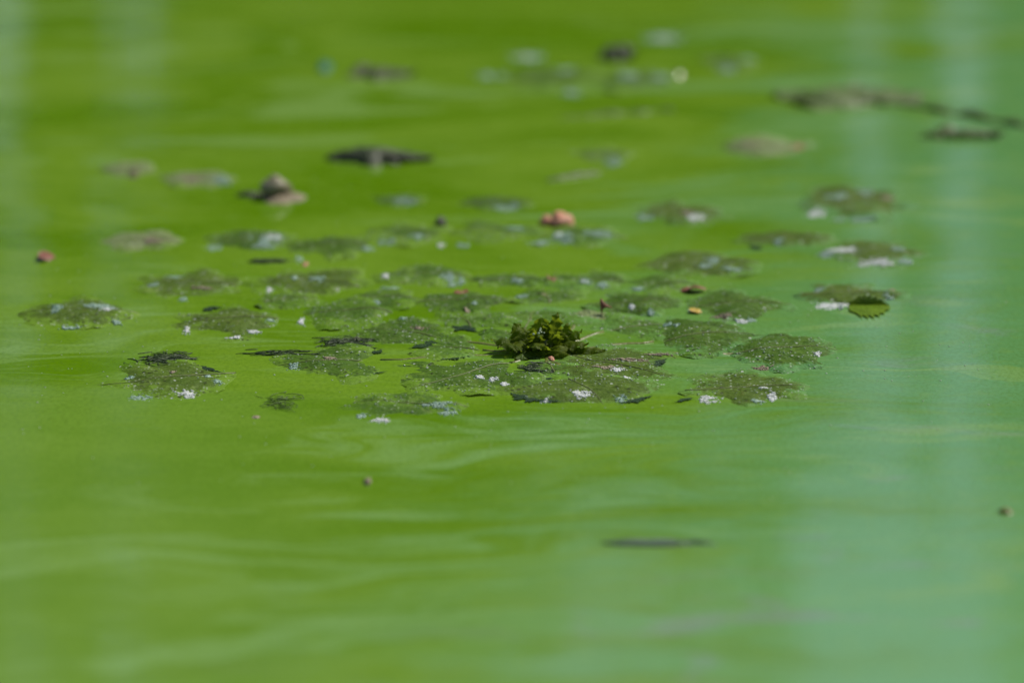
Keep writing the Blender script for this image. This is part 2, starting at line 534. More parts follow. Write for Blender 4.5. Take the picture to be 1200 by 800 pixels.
def add_ball(V, F, c, r, flat=0.7, sub=1):
    iv, if_ = ico(sub)
    b = len(V)
    V.extend(Vector((c.x + v.x * r, c.y + v.y * r, c.z + v.z * r * flat)) for v in iv)
    F.extend(tuple(b + i for i in f) for f in if_)

def midrib(L, parent, rad=0.0007):
    V, F, pts = [], [], []
    for i in range(13):
        t = -0.72 + 1.62 * i / 12
        x, y = L.point(t, 0.02 * math.sin(t * 5))
        z = L.z(x, y)
        if z is not None:
            pts.append(Vector((x, y, z + 0.0002)))
    if len(pts) > 3:
        tube(V, F, pts, [rad * (1.15 - 0.85 * i / len(pts)) for i in range(len(pts))], 6, 0.6)
        link('midrib', mesh('midrib', V, F), 'midrib', parent)

def bubbles(L, parent, seed, n, r0=0.0004, r1=0.0010):
    rnd = random.Random(seed * 13 + 1)
    V, F = [], []
    n = int(n * 1.6)
    cl = [(rnd.uniform(-.7, .7), rnd.uniform(-.7, .7)) for _ in range(5)]
    tries = 0
    while n > 0 and tries < 2000:
        tries += 1
        if rnd.random() < 0.55:
            c = rnd.choice(cl)
            lx, ly = c[0] + rnd.gauss(0, .16), c[1] + rnd.gauss(0, .16)
        else:
            lx, ly = rnd.uniform(-1, 1), rnd.uniform(-1, 1)
        x, y = L.point(lx, ly)
        z = L.z(x, y)
        if z is None or z < 0.0002:
            continue
        r = r0 + (r1 - r0) * rnd.random() ** 2.5
        add_ball(V, F, Vector((x, y, z + r * 0.2)), r, 0.8, 1)
        n -= 1
    if V:
        o = link('bubbles', mesh('bubbles', V, F), 'bubble', parent)
        o['kind'] = 'stuff'

def foam(L, origin, parent, spec, seed):
    """a crust of foam: many small flattened bubbles crowded over an uneven patch"""
    for q, (px, py, w, h, mat) in enumerate(spec):
        rnd = random.Random(seed * 31 + q)
        g = ground(px, py, 0.004)
        sx = w / 2 / 1602
        sy = h / 2 / (1602 * 0.262)
        V, F = [], []
        n = int(30 + w * h * 0.6)
        ph = rnd.uniform(0, 50)
        k = 0
        for _ in range(n * 12):
            if k >= n:
                break
            a, b = rnd.uniform(-1, 1), rnd.uniform(-1, 1)
            a, b = a * 1.45, b * 1.45
            rim = a * a + b * b
            grit = nz(a * 1.6, b * 1.6, ph) + 0.7 * nz(a * 4.3, b * 3.3, ph + 9)
            if grit < -0.35 + 0.62 * rim and rnd.random() > 0.035:
                continue
            x, y = g.x + a * sx - origin.x, g.y + b * sy - origin.y
            z = L.z(x, y) if L else None
            if z is None or z < 0.0:
                z = 0.0
            r = rnd.uniform(0.0005, 0.0013) * (1.1 - 0.22 * min(rim, 2.2))
            add_ball(V, F, Vector((x, y, z + r * 0.15)), r, 0.55, 1)
            k += 1
        if V:
            link('foam_patch', mesh('foam_patch', V, F), mat, parent)

PPM, SQ = 1602.0, 0.262
def leaf_geom(px, py, w, h, dome):
    g = ground(px, py)
    sc = PPM * 4.06 / g.y
    el = math.atan2(CAM_H, g.y)
    return g, 1.42 * w / 2 / sc, 1.46 * max(0.012, (h - dome * sc * 0.36) / 2 / (sc * math.sin(el)))

# ------------------------------------------------------------------ the rosette
pc = ground(640, 412)
plant = thing('water_chestnut_plant', (pc.x, pc.y, 0), 'floating rosette with an upright tuft of small toothed leaves in its middle', 'water plant')

def rosette_leaf(px, py, w, h, mat, seed, dome=0.005, foam_spec=(), nb=30, ang=None, curl=None, teeth=11, label=None, **kw):
    g, sx, sy = leaf_geom(px, py, w, h, dome)
    if ang is None:
        ang = math.atan2(g.y - pc.y, g.x - pc.x)
    L = Leaf(seed, sx, sy, ang, dome * 0.48, teeth, curl=curl, **kw)
    blade = link('leaf', L.data(), mat, plant)
    blade.location = (g.x - pc.x, g.y - pc.y, 0.0)
    if label:
        blade['label'] = label
    midrib(L, blade)
    bubbles(L, blade, seed, nb)
    foam(L, g, blade, foam_spec, seed)
    # inflated stalk from the crown to the blade, half sunk in the bloom
    bxp, byp = L.point(-0.6, 0)
    a, b = Vector((0, 0, -0.001)), Vector((g.x - pc.x + bxp, g.y - pc.y + byp, 0.0018))
    V, F, pts = [], [], []
    rn = random.Random(seed)
    for i in range(9):
        t = i / 8
        q = a.lerp(b, t) + Vector((rn.gauss(0, .0012), rn.gauss(0, .0012), 0))
        q.z = -0.0018 + 0.0015 * t * t
        pts.append(q)
    tube(V, F, pts, [0.0016 + 0.0012 * math.sin(i / 8 * math.pi) ** 2 for i in range(9)], 7, 0.8)
    link('petiole', mesh('petiole', V, F), 'petiole', plant)
    return L

W, T = 'foam', 'foam_teal'
rosette_leaf(712, 427, 150, 42, 'leaf_olive', 101, 0.005, [(722, 429, 14, 4, W), (735, 437, 9, 3, W), (704, 427, 40, 4, 'tan'), (738, 419, 44, 4, 'tan'), (770, 411, 34, 3, 'tan')], 55, label='olive leaf with a tan streak and specks of foam')
rosette_leaf(684, 455, 172, 36, 'leaf_olive', 102, 0.0055, [(681, 459, 26, 7, W), (640, 464, 9, 4, W), (729, 463, 14, 6, T)], 50, label='foremost olive leaf with a streak of white foam')
rosette_leaf(552, 438, 164, 42, 'leaf', 103, 0.005, [(578, 440, 12, 4, W), (592, 447, 11, 4, W), (562, 438, 9, 3, W)], 50)
rosette_leaf(394, 425, 128, 38, 'leaf', 104, 0.006, [(386, 418, 18, 4, 'tan'), (345, 424, 12, 5, 'foam_teal')], 30)
rosette_leaf(470, 391, 118, 34, 'leaf', 105, 0.0055, [(491, 381, 18, 4, 'tan'), (472, 370, 9, 4, T)], 45)
rosette_leaf(530, 409, 88, 30, 'leaf_drowned', 106, 0.004, [(524, 425, 10, 2, T)], 14)
rosette_leaf(622, 374, 176, 28, 'leaf_drowned', 107, 0.0055, [], 20, ang=R(85))
rosette_leaf(694, 372, 56, 15, 'leaf_pale', 108, 0.004, [], 6, ang=R(40), label='small pale yellow-green leaf')
rosette_leaf(818, 396, 128, 42, 'leaf', 109, 0.0085, [(782, 378, 12, 6, T), (793, 381, 6, 3, T)], 48, ang=R(15), teeth=13)
rosette_leaf(912, 413, 122, 42, 'leaf', 110, 0.0095, [(868, 431, 18, 5, W), (893, 425, 22, 5, 'tan'), (958, 411, 8, 3, W)], 52, ang=R(8), teeth=15, tooth=0.11, label='domed leaf with a sharply toothed rim')
rosette_leaf(745, 384, 104, 26, 'leaf_drowned', 111, 0.004, [], 16, ang=R(25))
rosette_leaf(600, 395, 70, 22, 'leaf_drowned', 112, 0.004, [], 10)
rosette_leaf(648, 434, 80, 20, 'leaf_drowned', 113, 0.003, [], 8)

# tuft of young leaves
def young(px, lift, length, width, az, up, cup, seed, mat='young', tilt=0.0, off=0.0):
    """a small leaf rising from the crown: az = compass of its tip, up = start angle, cup = how it arches over"""
    rnd = random.Random(seed)
    V, F, A = [], [], []
    nl, nw = 24, 9
    rnd0 = rnd.random()
    d = Vector((math.cos(az), math.sin(az), 0))
    s0 = Vector((-d.y, d.x, 0))
    c = Vector((ground(px, 412).x - pc.x, off, lift))
    pos, angle = c.copy(), up
    spine, nrm = [], []
    for i in range(nl + 1):
        spine.append(pos.copy())
        dirv = d * math.cos(angle) + Vector((0, 0, math.sin(angle)))
        nrm.append(dirv.cross(s0) * -1)
        pos = pos + dirv * (length * 0.9 / nl)
        angle -= cup / nl
    for i in range(nl + 1):
        t = i / nl
        w = width * 0.5 * max(0.05, math.sin(math.pi * min(1, 0.06 + t * 0.97)) ** 0.62)
        tooth = 1 + 0.55 * ((1 - (i * 0.3334) % 1.0) - 0.45) * (t > 0.2) + 0.10 * nz(i, seed, 0.3)
        for j in range(nw):
            b = (j / (nw - 1) - 0.5) * 2
            wid = w * (tooth if abs(b) > 0.9 else 1.0)
            fold = abs(b) ** 1.4 * w * (0.30 + 0.35 * rnd0)
            wav = 0.0020 * nz(t * 5, b * 2, seed) + 0.0014 * abs(b) * math.sin(i * 1.3 + seed)
            v = spine[i] + s0 * (b * wid * math.cos(tilt)) + Vector((0, 0, 1)) * (b * wid * math.sin(tilt)) + nrm[i] * (fold + wav)
            V.append(v)
            A.append((abs(b) * 0.6, max(0, 1 - abs(b) * 7) * 0.8, rnd.random()))
    for i in range(nl):
        for j in range(nw - 1):
            a = i * nw + j
            F.append((a, a + 1, a + nw + 1, a + nw))
    me = mesh('young_leaf', V, F)
    at = me.color_attributes.new('leaf', 'FLOAT_COLOR', 'POINT')
    at.data.foreach_set('color', [x for a in A for x in (*a, 1.0)])
    return link('young_leaf', me, mat, plant)

young(636, 0.002, 0.027, 0.019, R(95), R(76), 0.5, 1)
young(622, 0.002, 0.027, 0.018, R(140), R(70), 0.8, 2)
young(644, 0.002, 0.031, 0.013, R(50), R(82), 0.4, 3)
young(653, 0.002, 0.027, 0.017, R(20), R(56), 0.8, 4)
young(648, 0.003, 0.033, 0.018, R(-22), R(36), 0.9, 5)
young(626, 0.003, 0.037, 0.017, R(184), R(28), 0.6, 6)
young(622, 0.003, 0.033, 0.018, R(210), R(32), 0.9, 7)
young(636, 0.003, 0.027, 0.019, R(250), R(52), 1.5, 8)
young(650, 0.003, 0.029, 0.022, R(285), R(40), 1.6, 9)
young(650, 0.002, 0.042, 0.014, R(-10), R(12), 0.4, 10)
young(632, 0.002, 0.036, 0.018, R(236), R(10), 0.4, 11, 'under')
young(634, 0.002, 0.020, 0.010, R(60), R(86), 0.3, 12)
young(642, 0.002, 0.022, 0.011, R(160), R(80), 0.2, 13)
young(630, 0.002, 0.020, 0.011, R(250), R(78), 0.3, 14)
young(655, 0.002, 0.024, 0.012, R(60), R(66), 0.5, 15)
young(616, 0.002, 0.024, 0.012, R(110), R(60), 0.7, 16)
young(646, 0.004, 0.020, 0.011, R(300), R(70), 0.5, 17)
# a short crown stem holds the tuft
V, F = [], []
tube(V, F, [Vector((0, 0, -0.02)), Vector((0, 0, 0)), Vector((0.001, 0.001, 0.009))], [0.006, 0.0065, 0.004], 9)
link('crown_stem', mesh('crown_stem', V, F), 'petiole', plant)
V, F = [], []
rn = random.Random(3)
for i in range(9):
    add_ball(V, F, Vector((rn.gauss(-0.004, .004), -0.004 + rn.gauss(0, .003), 0.013 + rn.uniform(0, .005))), rn.uniform(.0006, .0011), 0.9, 2)
o = link('droplets', mesh('droplets', V, F), 'bubble', plant)
o['kind'] = 'stuff'

# ------------------------------------------------------------------ single floating leaves
GR = 'leaves floating round the rosette'
def floating_leaf(px, py, w, h, mat, seed, label, dome=0.005, foam_spec=(), nb=24, ang=None, curl=None, group=GR, name='floating_leaf', **kw):
    g, sx, sy = leaf_geom(px, py, w, h, dome)
    root = thing(name, (g.x, g.y, 0), label, 'leaf', group)
    if ang is None:
        ang = random.Random(seed).uniform(-3, 3)
    L = Leaf(seed, sx, sy, ang, dome * 0.48, curl=curl, **kw)
    link('blade', L.data(), mat, root)
    midrib(L, root)
    if nb:
        bubbles(L, root, seed, nb)
    foam(L, g, root, foam_spec, seed)
    return root, L, g

FL = floating_leaf
FL(875, 456, 146, 38, 'leaf_olive', 201, 'oval leaf with white foam in front of the domed sharply toothed leaf', 0.006, [(830, 462, 26, 7, W), (906, 460, 13, 7, W), (888, 465, 12, 4, T), (895, 452, 12, 2, W)], 26, R(10))
FL(476, 474, 144, 34, 'leaf_drowned', 202, 'half sunken leaf with foam streaks in front of the rosette', 0.0045, [(512, 471, 34, 6, T), (446, 486, 20, 5, W), (424, 481, 12, 5, T), (524, 477, 22, 6, T)], 30, R(170))
FL(205, 444, 146, 40, 'leaf_olive', 203, 'mottled leaf lying alone with dark thread algae along its far rim', 0.0055, [(218, 457, 24, 7, W), (255, 444, 10, 4, T), (243, 437, 7, 3, T), (152, 437, 9, 4, T), (164, 460, 22, 6, T), (202, 433, 6, 4, 'tan')], 26, R(200))
FL(96, 367, 130, 32, 'leaf_olive', 204, 'outermost pointed leaf with bluish foam on its hump', 0.0085, [(118, 357, 38, 8, T), (126, 360, 14, 6, W), (66, 362, 14, 8, T), (84, 378, 26, 4, T), (135, 372, 14, 5, T)], 22, R(185))
FL(268, 376, 128, 38, 'leaf_olive', 205, 'leaf with a dark ragged tip between two foam-flecked leaves', 0.006, [(219, 381, 7, 7, W), (275, 391, 18, 3, W), (296, 383, 16, 4, W), (317, 372, 10, 5, T)], 26, R(190))
FL(230, 334, 126, 30, 'leaf_olive', 206, 'leaf with a pale dry streak across its middle', 0.0065, [(236, 336, 28, 3, 'tan'), (205, 322, 18, 5, T), (180, 330, 14, 5, T), (214, 345, 10, 5, T)], 26, R(175))
FL(370, 332, 124, 32, 'leaf_olive', 207, 'leaf with two bluish foam patches behind the domed bubbly leaf', 0.0065, [(372, 325, 18, 6, T), (355, 343, 16, 5, T), (345, 325, 10, 5, T), (315, 334, 9, 6, W)], 26, R(160))
FL(410, 368, 130, 34, 'leaf_drowned', 208, 'domed leaf with a row of bubbles along its far rim', 0.0075, [(353, 371, 8, 8, W), (470, 371, 10, 3, T)], 50, R(185))
FL(535, 354, 120, 26, 'leaf', 209, 'dark toothed leaf behind the rosette with a brown scrap on it', 0.007, [(556, 353, 5, 3, T)], 26, R(10), tooth=0.11)
FL(500, 324, 124, 26, 'leaf_drowned', 210, 'leaf with a glinting bubble cluster on its tip', 0.0065, [(452, 321, 8, 8, W), (530, 322, 30, 10, T), (532, 328, 20, 5, T), (458, 332, 20, 4, T)], 26, R(175))
FL(740, 357, 104, 28, 'leaf', 211, 'toothed leaf beside the small upright brown scrap', 0.007, [(740, 358, 6, 4, W), (763, 363, 7, 4, T)], 20, R(12), tooth=0.11)
FL(858, 358, 126, 32, 'leaf', 212, 'leaf with a dry pale crust just right of the red scrap', 0.0075, [(870, 371, 16, 4, W), (848, 366, 26, 5, 'tan'), (880, 370, 12, 4, T)], 30, R(5), tooth=0.1)
FL(690, 329, 118, 24, 'leaf_drowned', 213, 'leaf with two bluish foam dots beside a red scrap', 0.005, [(686, 328, 14, 7, T), (705, 331, 18, 5, T), (684, 328, 6, 4, W)], 18, R(170))
FL(640, 349, 104, 20, 'leaf_drowned', 214, 'nearly drowned leaf just behind the rosette', 0.004, [(612, 343, 18, 4, T)], 14, R(95))
FL(812, 309, 140, 30, 'leaf_olive', 215, 'broad leaf with a bluish foam smear in its middle', 0.0065, [(836, 303, 20, 7, T), (858, 312, 24, 6, T), (826, 310, 18, 5, T)], 26, R(8))
FL(992, 346, 122, 28, 'leaf_olive', 216, 'leaf behind the white painted sheen and the curled green leaf', 0.005, [(960, 335, 14, 4, T), (1040, 344, 14, 5, T), (1045, 335, 8, 4, 'tan')], 18, R(10))
FL(1024, 296, 112, 30, 'leaf_olive', 217, 'leaf heaped with two long streaks of white foam', 0.0065, [(988, 291, 38, 11, W), (1028, 303, 50, 8, W), (1062, 301, 22, 8, T), (970, 294, 22, 6, T), (1052, 288, 18, 7, T)], 20, R(5))
FL(924, 280, 118, 20, 'leaf_olive', 218, 'narrow brownish leaf beside the foam-heaped leaf', 0.006, [(912, 280, 12, 6, T)], 12, R(175))
FL(1000, 239, 122, 40, 'leaf_olive', 219, 'crusted pale-rimmed leaf standing alone behind the foam-heaped leaf', 0.009, [(1014, 223, 20, 10, T), (955, 246, 24, 9, W), (980, 230, 28, 10, T), (1040, 228, 20, 6, 'tan'), (1000, 252, 50, 6, T)], 20, R(20))
FL(797, 250, 116, 26, 'leaf_olive', 220, 'leaf with a tan and white patch on its upper side', 0.0065, [(816, 253, 28, 8, W), (804, 247, 16, 6, 'tan'), (756, 250, 24, 8, T)], 14, R(10))
FL(684, 277, 112, 26, 'leaf_drowned', 221, 'leaf under a bluish foam patch beside the pink petals', 0.006, [(660, 275, 26, 12, T), (700, 272, 40, 8, T), (632, 280, 30, 6, T), (655, 272, 10, 5, W)], 14, R(170))
FL(578, 271, 104, 26, 'leaf_drowned', 222, 'bloom-covered leaf just left of the pink petals', 0.006, [(543, 282, 14, 6, T), (604, 265, 26, 5, T)], 14, R(10))
FL(478, 274, 104, 26, 'leaf_drowned', 223, 'bloom-covered leaf beside a small dark scrap', 0.006, [(453, 279, 20, 8, T), (488, 275, 18, 6, T), (517, 282, 8, 5, W)], 14, R(160))
FL(392, 289, 98, 28, 'leaf', 224, 'dull green leaf with a tiny pink fleck on its near rim', 0.0075, [(358, 304, 6, 5, 'petal'), (350, 298, 10, 8, T), (432, 286, 14, 6, T)], 12, R(185))
FL(290, 283, 106, 24, 'leaf', 225, 'dull leaf with a bright bluish white foam heap at one end', 0.006, [(313, 279, 40, 12, T), (318, 276, 22, 8, W), (310, 284, 26, 6, T), (250, 285, 20, 8, T)], 12, R(10))
FL(166, 283, 92, 22, 'leaf_pale', 226, 'bleached buff-green leaf in a row with the foam-heaped leaf', 0.006, [(180, 280, 36, 9, 'tan')], 10, R(170))
FL(580, 238, 92, 18, 'leaf', 227, 'dim leaf behind the pink petals', 0.006, [(590, 239, 40, 8, T)], 8, R(10))
FL(470, 236, 66, 18, 'leaf_drowned', 228, 'dim small leaf behind the small dark scrap', 0.005, [(475, 233, 30, 8, T)], 8, R(150))
FL(230, 209, 92, 20, 'leaf_pale', 229, 'bleached leaf between the snail shell and a smaller bleached leaf', 0.006, [(222, 208, 34, 8, 'tan'), (258, 208, 30, 8, T)], 8, R(10))
FL(148, 199, 64, 16, 'leaf_pale', 230, 'smaller bleached leaf with a tan lump at one end', 0.005, [(158, 200, 16, 8, 'tan')], 6, R(10))
FL(895, 175, 100, 20, 'leaf_pale', 231, 'pale dried leaf with reddish rim, standing alone', 0.009, [(880, 170, 36, 4, 'tan'), (935, 168, 14, 5, 'petal')], 6, R(5), curl=[(R(80), 0.9, 0.006)])
FL(640, 92, 120, 30, 'leaf_drowned', 232, 'blurred leaf behind all others, below the bluish foam heap', 0.006, [(575, 85, 40, 12, T), (670, 104, 26, 10, T)], 8, R(10))
FL(745, 96, 110, 26, 'leaf_drowned', 233, 'blurred leaf with bluish spots beside the dark tuft', 0.006, [(735, 88, 30, 12, T), (775, 88, 26, 12, T), (665, 78, 36, 10, T)], 8, R(170))
FL(850, 75, 74, 22, 'leaf_drowned', 234, 'blurred leaf with a bluish smear on the open side of the dark tuft', 0.005, [(852, 78, 30, 10, T), (876, 68, 20, 8, T)], 6, R(10))
FL(700, 184, 84, 20, 'leaf_drowned', 235, 'faint drowned leaf between the pale dried leaf and the dark floating scrap', 0.004, [(718, 186, 20, 10, T)], 6, R(30))

FL(452, 350, 116, 24, 'leaf_drowned', 241, 'drowned leaf touching the dark toothed leaf with the brown scrap', 0.004, [(440, 352, 10, 4, T)], 20, R(175))
FL(596, 328, 104, 20, 'leaf_drowned', 242, 'drowned leaf touching the leaf with two bluish foam dots', 0.004, [(606, 326, 20, 5, T)], 14, R(10))
FL(330, 352, 96, 22, 'leaf_drowned', 243, 'drowned leaf tucked behind the leaf with a dark ragged tip', 0.004, [], 14, R(20))
FL(770, 334, 96, 20, 'leaf_drowned', 244, 'drowned leaf behind the red scrap, before the bluish smeared leaf', 0.004, [(748, 333, 14, 5, T)], 14, R(5))
FL(545, 376, 92, 20, 'leaf_drowned', 245, 'drowned leaf just behind the upright tuft, beside the tan scrap', 0.004, [], 14, R(100))

# curled leaf standing on edge, its reflection in the water built as an added flat half
def curled_leaf():
    g = ground(1018, 359)
    root = thing('curled_leaf', (g.x, g.y, 0), 'dark green toothed leaf curled up on edge beside the white painted sheen', 'leaf')
    def half(name, mat, place, nl=42, nw=8):
        V, F, A = [], [], []
        for i in range(nl + 1):
            t = i / nl
            h = math.sin(math.pi * (0.16 + 0.80 * t)) ** 0.75
            tip = (i % 6) / 5                                  # teeth point towards the leaf tip
            for j in range(nw):
                b = j / (nw - 1)
                e = h * (b if b < .8 else .8 + (b - .8) * (0.3 + 1.5 * tip * (t > .12)))
                V.append(place(t + (0.02 * tip if b > .8 else 0), e))
                A.append((b * 0.4, 0.0, 0.5))
        for i in range(nl):
            for j in range(nw - 1):
                a = i * nw + j
                F.append((a, a + 1, a + nw + 1, a + nw))
        me = mesh(name, V, F)
        at = me.color_attributes.new('leaf', 'FLOAT_COLOR', 'POINT')
        at.data.foreach_set('color', [x for a in A for x in (*a, 1.0)])
        return link(name, me, mat, root)
    half('blade', 'under', lambda t, e: Vector(((t - .5) * 0.030, 0.004 * e * e - 0.004 * (t - .5) ** 2, -0.0006 + 0.0078 * e)))
    half('reflected_half', 'leaf_reflection', lambda t, e: Vector(((t - .5) * 0.031, -0.0005 - 0.034 * e, 0.0012 + 0.0010 * e - 0.0008 * e * e)))
    V, F = [], []
    for p, r in ((Vector((-0.021, -0.004, 0.002)), 0.0017), (Vector((-0.021, -0.010, 0.0015)), 0.0014)):
        add_ball(V, F, p, r, 0.9, 2)
    link('droplet', mesh('droplet', V, F), 'foam', root)
curled_leaf()

g = ground(978, 352)
raft = thing('foam_and_sheen', (g.x, g.y, 0), 'smooth white painted sheen of a wet leaf touching the curled green leaf', 'foam')
foam(None, g, raft, [(978, 352, 46, 9, W), (972, 353, 36, 8, W), (992, 350, 30, 7, W)], 7)  # white balls stand in for the sky sheen on a wet leaf

for i, (px, py, w, h, lab) in enumerate([
        (617, 62, 42, 16, 'bluish foam heap floating behind the farthest leaves'),
        (778, 40, 56, 16, 'wide bluish foam smear beyond the dark tuft'),
        (640, 40 + 22, 20, 8, None)]):
    if lab:
        g = ground(px, py)
        r = thing('foam_and_sheen', (g.x, g.y, 0), lab, 'foam')
        foam(None, g, r, [(px, py, w, h, T), (px, py, w * .4, h * .4, W)], 40 + i)

# ------------------------------------------------------------------ gaps of clear dark water
def gap(pts, widths, seed):
    V, F = [], []
    P = [ground(*p) for p in pts]
    fine, fw = [], []
    for i in range(len(P) - 1):
        for k in range(14):
            t = k / 14
            fine.append(P[i].lerp(P[i + 1], t)); fw.append(widths[i] * (1 - t) + widths[i + 1] * t)
    fine.append(P[-1]); fw.append(widths[-1])
    o0 = fine[0].copy()
    for i, q in enumerate(fine):
        a, b = fine[max(0, i - 1)], fine[min(len(fine) - 1, i + 1)]
        d = (b - a).normalized(); s = Vector((-d.y, d.x, 0))
        env = min(1, 3.2 * min(i + .15, len(fine) - .85 - i) / len(fine))
        w = max(0.0003, 0.42 * env * fw[i] * (1 + 1.3 * nz(i * 0.22, seed, 0.2) + 1.2 * nz(i * 0.8, seed, 3.2)))
        w2 = max(0.0003, 0.42 * env * fw[i] * (1 + 1.3 * nz(i * 0.22, seed, 5.2) + 1.2 * nz(i * 0.8, seed, 7.2)))
        for e in (q - s * w, q + s * w2):
            V.append(Vector((e.x - o0.x, e.y - o0.y, wz(e.x, e.y) + 0.0009)))
    F = [(2 * i, 2 * i + 1, 2 * i + 3, 2 * i + 2) for i in range(len(fine) - 1)]
    o = link('clear_water', mesh('clear_water', V, F), 'clear')
    o.location = (o0.x, o0.y, 0)
    o['kind'] = 'structure'

gap([(478, 409), (495, 406), (512, 399), (528, 394)], [.004, .013, .012, .006], 1)
gap([(418, 408), (435, 412), (452, 415)], [.004, .011, .006], 2)
gap([(516, 423), (532, 419), (552, 418)], [.004, .014, .006], 3)
gap([(398, 443), (425, 441), (454, 436)], [.002, .006, .004], 4)
gap([(598, 461), (612, 466), (640, 470), (668, 472)], [.008, .018, .009, .003], 5)
gap([(725, 473), (745, 470), (765, 464)], [.003, .010, .004], 6)
gap([(752, 436), (768, 428), (782, 421)], [.006, .012, .005], 7)
gap([(806, 416), (824, 417), (842, 416)], [.003, .007, .003], 8)
gap([(205, 426), (232, 431), (262, 438)], [.004, .009, .004], 9)
gap([(790, 472), (812, 467)], [.004, .008], 10)
gap([(598, 452), (625, 448), (655, 443)], [.003, .008, .004], 11)
gap([(530, 389), (545, 384), (560, 390)], [.006, .018, .004], 12)
gap([(608, 414), (622, 419), (634, 421)], [.01, .016, .008], 13)
gap([(236, 366), (250, 362), (262, 361)], [.004, .01, .006], 14)
gap([(878, 288), (892, 293)], [.006, .008], 15)

# ------------------------------------------------------------------ dark thread algae
def threads(px, py, w, h, n, seed, label, mat='weed_and_shade', dirdeg=0, spread_=35, rad=0.0008, group=None):
    rnd = random.Random(seed)
    g = ground(px, py)
    sx, sy = w / 2 / PPM, h / 2 / (PPM * SQ)
    V, F = [], []
    for _ in range(int(n * 2.2)):
        a, b = rnd.gauss(0, .42), rnd.gauss(0, .42)
        p = Vector((a * sx, b * sy, 0))
        az = R(dirdeg + rnd.gauss(0, spread_))
        ln = rnd.uniform(.5, 1.3) * sx
        pts, m = [], 7
        zt = rnd.uniform(0.0, 0.0010)
        for i in range(m):
            pts.append(Vector((p.x, p.y, zt * math.sin(math.pi * i / (m - 1)) + 0.0005)))
            az += rnd.gauss(0, .28)
            p = p + Vector((math.cos(az), math.sin(az) * sy / sx * .8, 0)) * ln / m
        r = rad * rnd.uniform(.3, .75)
        tube(V, F, pts, [r * (0.4 + 0.6 * math.sin(math.pi * (i + .5) / m)) for i in range(m)], 4, 0.7)
    o = link('algae_and_shade', mesh('algae_and_shade', V, F), mat)
    o.location = g
    return tag(o, label, 'algae', group)

threads(185, 421, 60, 13, 70, 1, 'dark thread algae along the far rim of the lone mottled leaf')
threads(318, 415, 70, 8, 22, 2, 'thin dark threads trailing from the leaf at the rosette edge', dirdeg=-8, spread_=14)
threads(395, 402, 64, 14, 46, 3, 'dark thread algae between the rosette leaf and domed bubbly leaf')
threads(322, 470, 46, 18, 20, 4, 'faint olive threads on open bloom before the rosette', mat='faint', rad=0.0006, dirdeg=-20)
threads(628, 432, 44, 13, 60, 5, 'painted dark shade in front of the upright tuft')  # dark strands stand in for the shade under the tuft
threads(305, 307, 44, 6, 40, 6, 'dark smear of algae between dull leaf and foam-flecked leaf', spread_=12)

# ------------------------------------------------------------------ scraps and debris
def lump(name, px, py, w, h, hgt, mat, label, cat, seed, flat=True, group=None, rough=0.35, yaw=0.0):
    """an uneven, flattened, ragged scrap lying on the bloom"""
    g = ground(px, py)
    sc = PPM * 4.06 / g.y
    sx = w / 2 / sc
    sy = max(sx * 0.35, (h - hgt * sc * 0.5) / 2 / (sc * CAM_H / g.length)) if h else sx * 0.6
    iv, if_ = ico(4)
    V = []
    for v in iv:
        n = 1 + rough * noise.noise(Vector((v.x * 1.6, v.y * 1.6, v.z * 1.6 + seed * 3.1))) + rough * 0.6 * noise.noise(Vector((v.x * 4, v.y * 4, v.z * 4 + seed)))
        z = v.z * hgt * n
        if z < 0:
            z *= 0.25
        V.append(Vector((v.x * sx * n, v.y * sy * n, z)))
    o = link(name, mesh(name, V, if_), mat)
    o.location, o.rotation_euler = g, (0, 0, yaw)
    return tag(o, label, cat, group)

def twisted_scrap(name, px, py, w, h, hgt, mat, label, cat, seed):
    """a leaf scrap: thin ragged sheet, crumpled and turned up at the ends"""
    g = ground(px, py)
    sc = PPM * 4.06 / g.y
    sx = w / 2 / sc
    sy = max(sx * 0.3, h / 2 / (sc * CAM_H / g.length))
    L = Leaf(seed, sx, sy, random.Random(seed).uniform(-3, 3), hgt * 0.6, 5, p=1.6, rag=0.22, ripple=hgt * 0.35, dip=0.0004, nr=8, na=60,
             curl=[(random.Random(seed).uniform(-3, 3), 0.8, hgt)])
    o = link(name, L.data(name), mat)
    o.location = (g.x, g.y, 0.0008)
    return tag(o, label, cat)

# pink petals
def petals():
    g = ground(651, 262)
    root = thing('fallen_petals', (g.x, g.y, 0), 'two joined salmon pink petals lying behind the bluish foam leaf', 'petal')
    for i, (dx, w, hgt, s) in enumerate(((-0.007, .0055, .005, 4), (0.005, .010, .0075, 9))):
        iv, if_ = ico(4)
        V = []
        for v in iv:
            n = 1 + .3 * noise.noise(v * 1.5 + Vector((s, 0, 0)))
            V.append(Vector((dx + v.x * w * n, v.y * w * 1.3 * n, max(-0.001, v.z * hgt * n + hgt * .25))))
        link('petal', mesh('petal', V, if_), 'petal', root)
petals()

